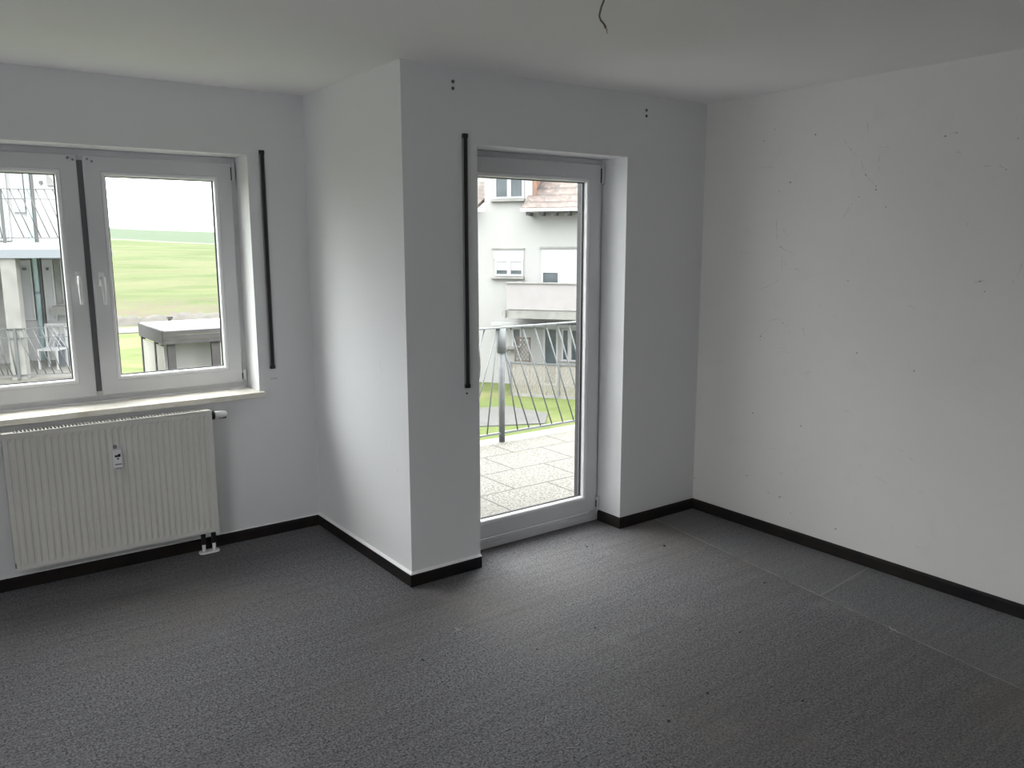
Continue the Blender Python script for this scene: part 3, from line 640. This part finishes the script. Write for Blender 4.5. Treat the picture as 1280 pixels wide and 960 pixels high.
# ------------------------------------------------------------------ white house seen through the balcony door
hs = tag(empty('neighbour_house', (15.863, 18.955, 0), math.radians(-55)), 'white rendered house with a tiled roof and dormer gable beyond the balcony', 'building')
MB().box(-6.5, 9, 0, 9, GZ, 2.78).build('wall', 'render', hs)
MB().prism([(-2.18, 2.78), (-.42, 2.78), (-.42, 4.75), (-1.30, 5.7), (-2.18, 4.75)], 0.0, 4.5, 'y').build('gable_wall', 'render', hs)
MB().box(-.42, -.36, .02, 4.4, 2.78, 4.75).build('dormer_cheek', 'orange', hs)
MB().box(-.40, -.28, -.02, .04, 2.9, 4.75).build('corner_trim', 'orange', hs)
b = MB(); b.prism([(-.2, 4.6), (-.05, 4.55), (-1.30, 5.95), (-2.6, 4.55), (-2.45, 4.6), (-1.30, 5.80)], -.3, 4.6, 'y'); b.build('dormer_roof', 'tiles', hs)
def roof(x0, x1, hip0, ze, zr, yr, name='roof'):
    b = MB(); y0 = -.62
    A = [(x0, y0, ze), (x1, y0, ze), (x1, yr, zr), (x0 + hip0, yr, zr)]; B = [(p[0], p[1] + .05, p[2] - .12) for p in A]
    va = [b.bm.verts.new(p) for p in A]; vb = [b.bm.verts.new(p) for p in B]
    b.bm.faces.new(va); b.bm.faces.new(vb[::-1])
    for i in range(4): b.bm.faces.new((va[i], vb[i], vb[(i + 1) % 4], va[(i + 1) % 4]))
    return b.build(name, 'tiles', hs)
roof(-.62, 9.3, .30, 2.86, 6.1, 4.0)
MB().box(-.64, 9.3, -.68, -.60, 2.73, 2.84).build('eaves_board', 'pvc_out', hs)
for k in range(12): MB().box(-.48 + k * .46, -.40 + k * .46, -.55, .0, 2.60, 2.72).build('rafter_end', 'dark', hs)
b = MB(); A = [(-2.40, -.5, 2.86), (-6.8, -.5, 2.75), (-6.8, 2.2, 4.4), (-2.20, 2.2, 4.05)]; B = [(p[0], p[1] + .05, p[2] - .12) for p in A]
va = [b.bm.verts.new(p) for p in A]; vb = [b.bm.verts.new(p) for p in B]; b.bm.faces.new(va); b.bm.faces.new(vb)
for i in range(4): b.bm.faces.new((va[i], vb[i], vb[(i + 1) % 4], va[(i + 1) % 4]))
b.build('roof', 'tiles', hs)
def hwin(x0, x1, z0, z1, n=2, y=0, blind=0, sill=True, gm='dwin'):
    o = MB().ring(x0, x1, z0, z1, [(0, y - .04), (.07, y - .04), (.07, y + .02), (0, y + .02)]).build('window', 'pvc_out', hs)
    MB().box(x0 + .06, x1 - .06, y - .012, y - .002, z0 + .06, z1 - .06).build('pane', gm, o)
    for k in range(1, n): xm = x0 + (x1 - x0) * k / n; MB().box(xm - .07, xm + .07, y - .045, y, z0 + .05, z1 - .05).build('mullion', 'pvc_out', o)
    if blind: MB().box(x0 + .06, x1 - .06, y - .025, y - .013, z1 - blind, z1 - .06).build('blind', 'shutter', o)
    if sill: MB().box(x0 - .12, x1 + .04, y - .14, y, z0 - .09, z0 - .02).build('window_sill', 'conc', o)
    return o
hwin(-1.80, -.72, 3.20, 4.55)                                   # dormer window
hwin(-1.80, -.74, .54, 1.12, blind=.38)                         # first floor left
MB().box(-1.86, -.72, -.03, .02, 1.12, 1.47).build('shutter_box', 'shutter', hs); MB().box(-1.90, -.70, -.06, .02, 1.47, 1.51).build('lintel_drip', 'conc', hs)
MB().box(-.09, 1.30, -.03, .02, .72, 1.50).box(.56, 1.30, -.03, .02, .30, .72).build('shutter', 'pvc_out', hs); MB().box(-.13, 1.34, -.07, .02, 1.50, 1.56).build('lintel_drip', 'conc', hs)
hwin(-.09, .58, -.9, .74, n=1, sill=False)
# neighbour's balcony
MB().box(-.83, 4.2, -1.52, -1.40, -.50, .36).box(-.83, -.71, -1.40, .0, -.50, .36).build('balcony_parapet', 'pink', hs)
MB().box(-.86, 4.2, -1.56, -1.36, .36, .40).build('parapet_cap', 'conc', hs)
MB().box(-.90, 4.2, -1.50, .0, -.80, -.52).tube([(-.9, -1.5, -.66), (-.9, 0, -.66)], .14, 12).build('balcony_slab', 'conc', hs)
MB().box(-1.84, 3.0, -.35, -.02, -1.20, -1.08).build('awning_box', 'pvc_out', hs)
hwin(-1.17, -.80, -1.98, -1.26, n=1, sill=False, gm='dark')
hwin(.0, .54, GZ + .02, -1.22, n=1, sill=False)
hwin(.66, 1.26, -2.40, -1.24, n=2)
MB().box(-1.75, -.9, -.25, -.0, -2.02, -1.95).build('wall_shelf', 'conc', hs)
def hl(u, n_, z): a = math.radians(55); return (15.863 + u * math.cos(a) + n_ * math.sin(a), 18.955 - u * math.sin(a) + n_ * math.cos(a), z)
tr = tag(empty('trellis', hl(-.60, -.55, GZ), math.radians(-55)), 'brown wooden lattice trellis beside the white house wall', 'trellis')
b = MB().box(-.29, -.24, -.02, .02, 0, 1.76).box(.24, .29, -.02, .02, 0, 1.76).box(-.29, .29, -.02, .02, 1.70, 1.76).box(-.29, .29, -.02, .02, .9, .96).box(-.29, .29, -.02, .02, 0, .06)
b.build('frame', 'brown', tr)
b = MB()
for k in range(-7, 8):
    for sg in (-1, 1):
        pts = []
        for t in range(0, 41):
            x = -.26 + .52 * t / 40; z = 1.33 + sg * (x * 1.3) + k * .17
            if .95 < z < 1.72: pts.append((x, .004 * sg, z))
        if len(pts) > 2: b.tube([pts[0], pts[-1]], .011, 5)
b.build('lattice', 'brown', tr)
fe = tag(empty('reed_screen_fence', hl(-.48, -2.2, GZ), math.radians(-55)), 'low beige reed screen fence round the terrace of the white house', 'fence')
b = MB()
for i in range(150): x = i * .045; b.box(x, x + .030, -.008, .008, .08, 1.10 + random.uniform(-.02, .01))
b.build('reed_screen', 'reed', fe)
b = MB()
for i in range(-9, 60): b.tube([(max(0, i * .12), -.03, .1 if i >= 0 else .1 + -i * .12 * 2), (i * .12 + .5, -.03, 1.08)], .007, 4)
b.build('wire_mesh', 'conc', fe)
MB().box(0, 6.8, -.04, -.0, 1.09, 1.13).build('top_rail', 'galv', fe); MB().box(0, 6.8, -.04, .04, .0, .08).build('kerb', 'conc', fe)
for k in range(5): MB().box(k * 1.65, k * 1.65 + .05, -.04, .02, 0, 1.14).build('post', 'galv', fe)
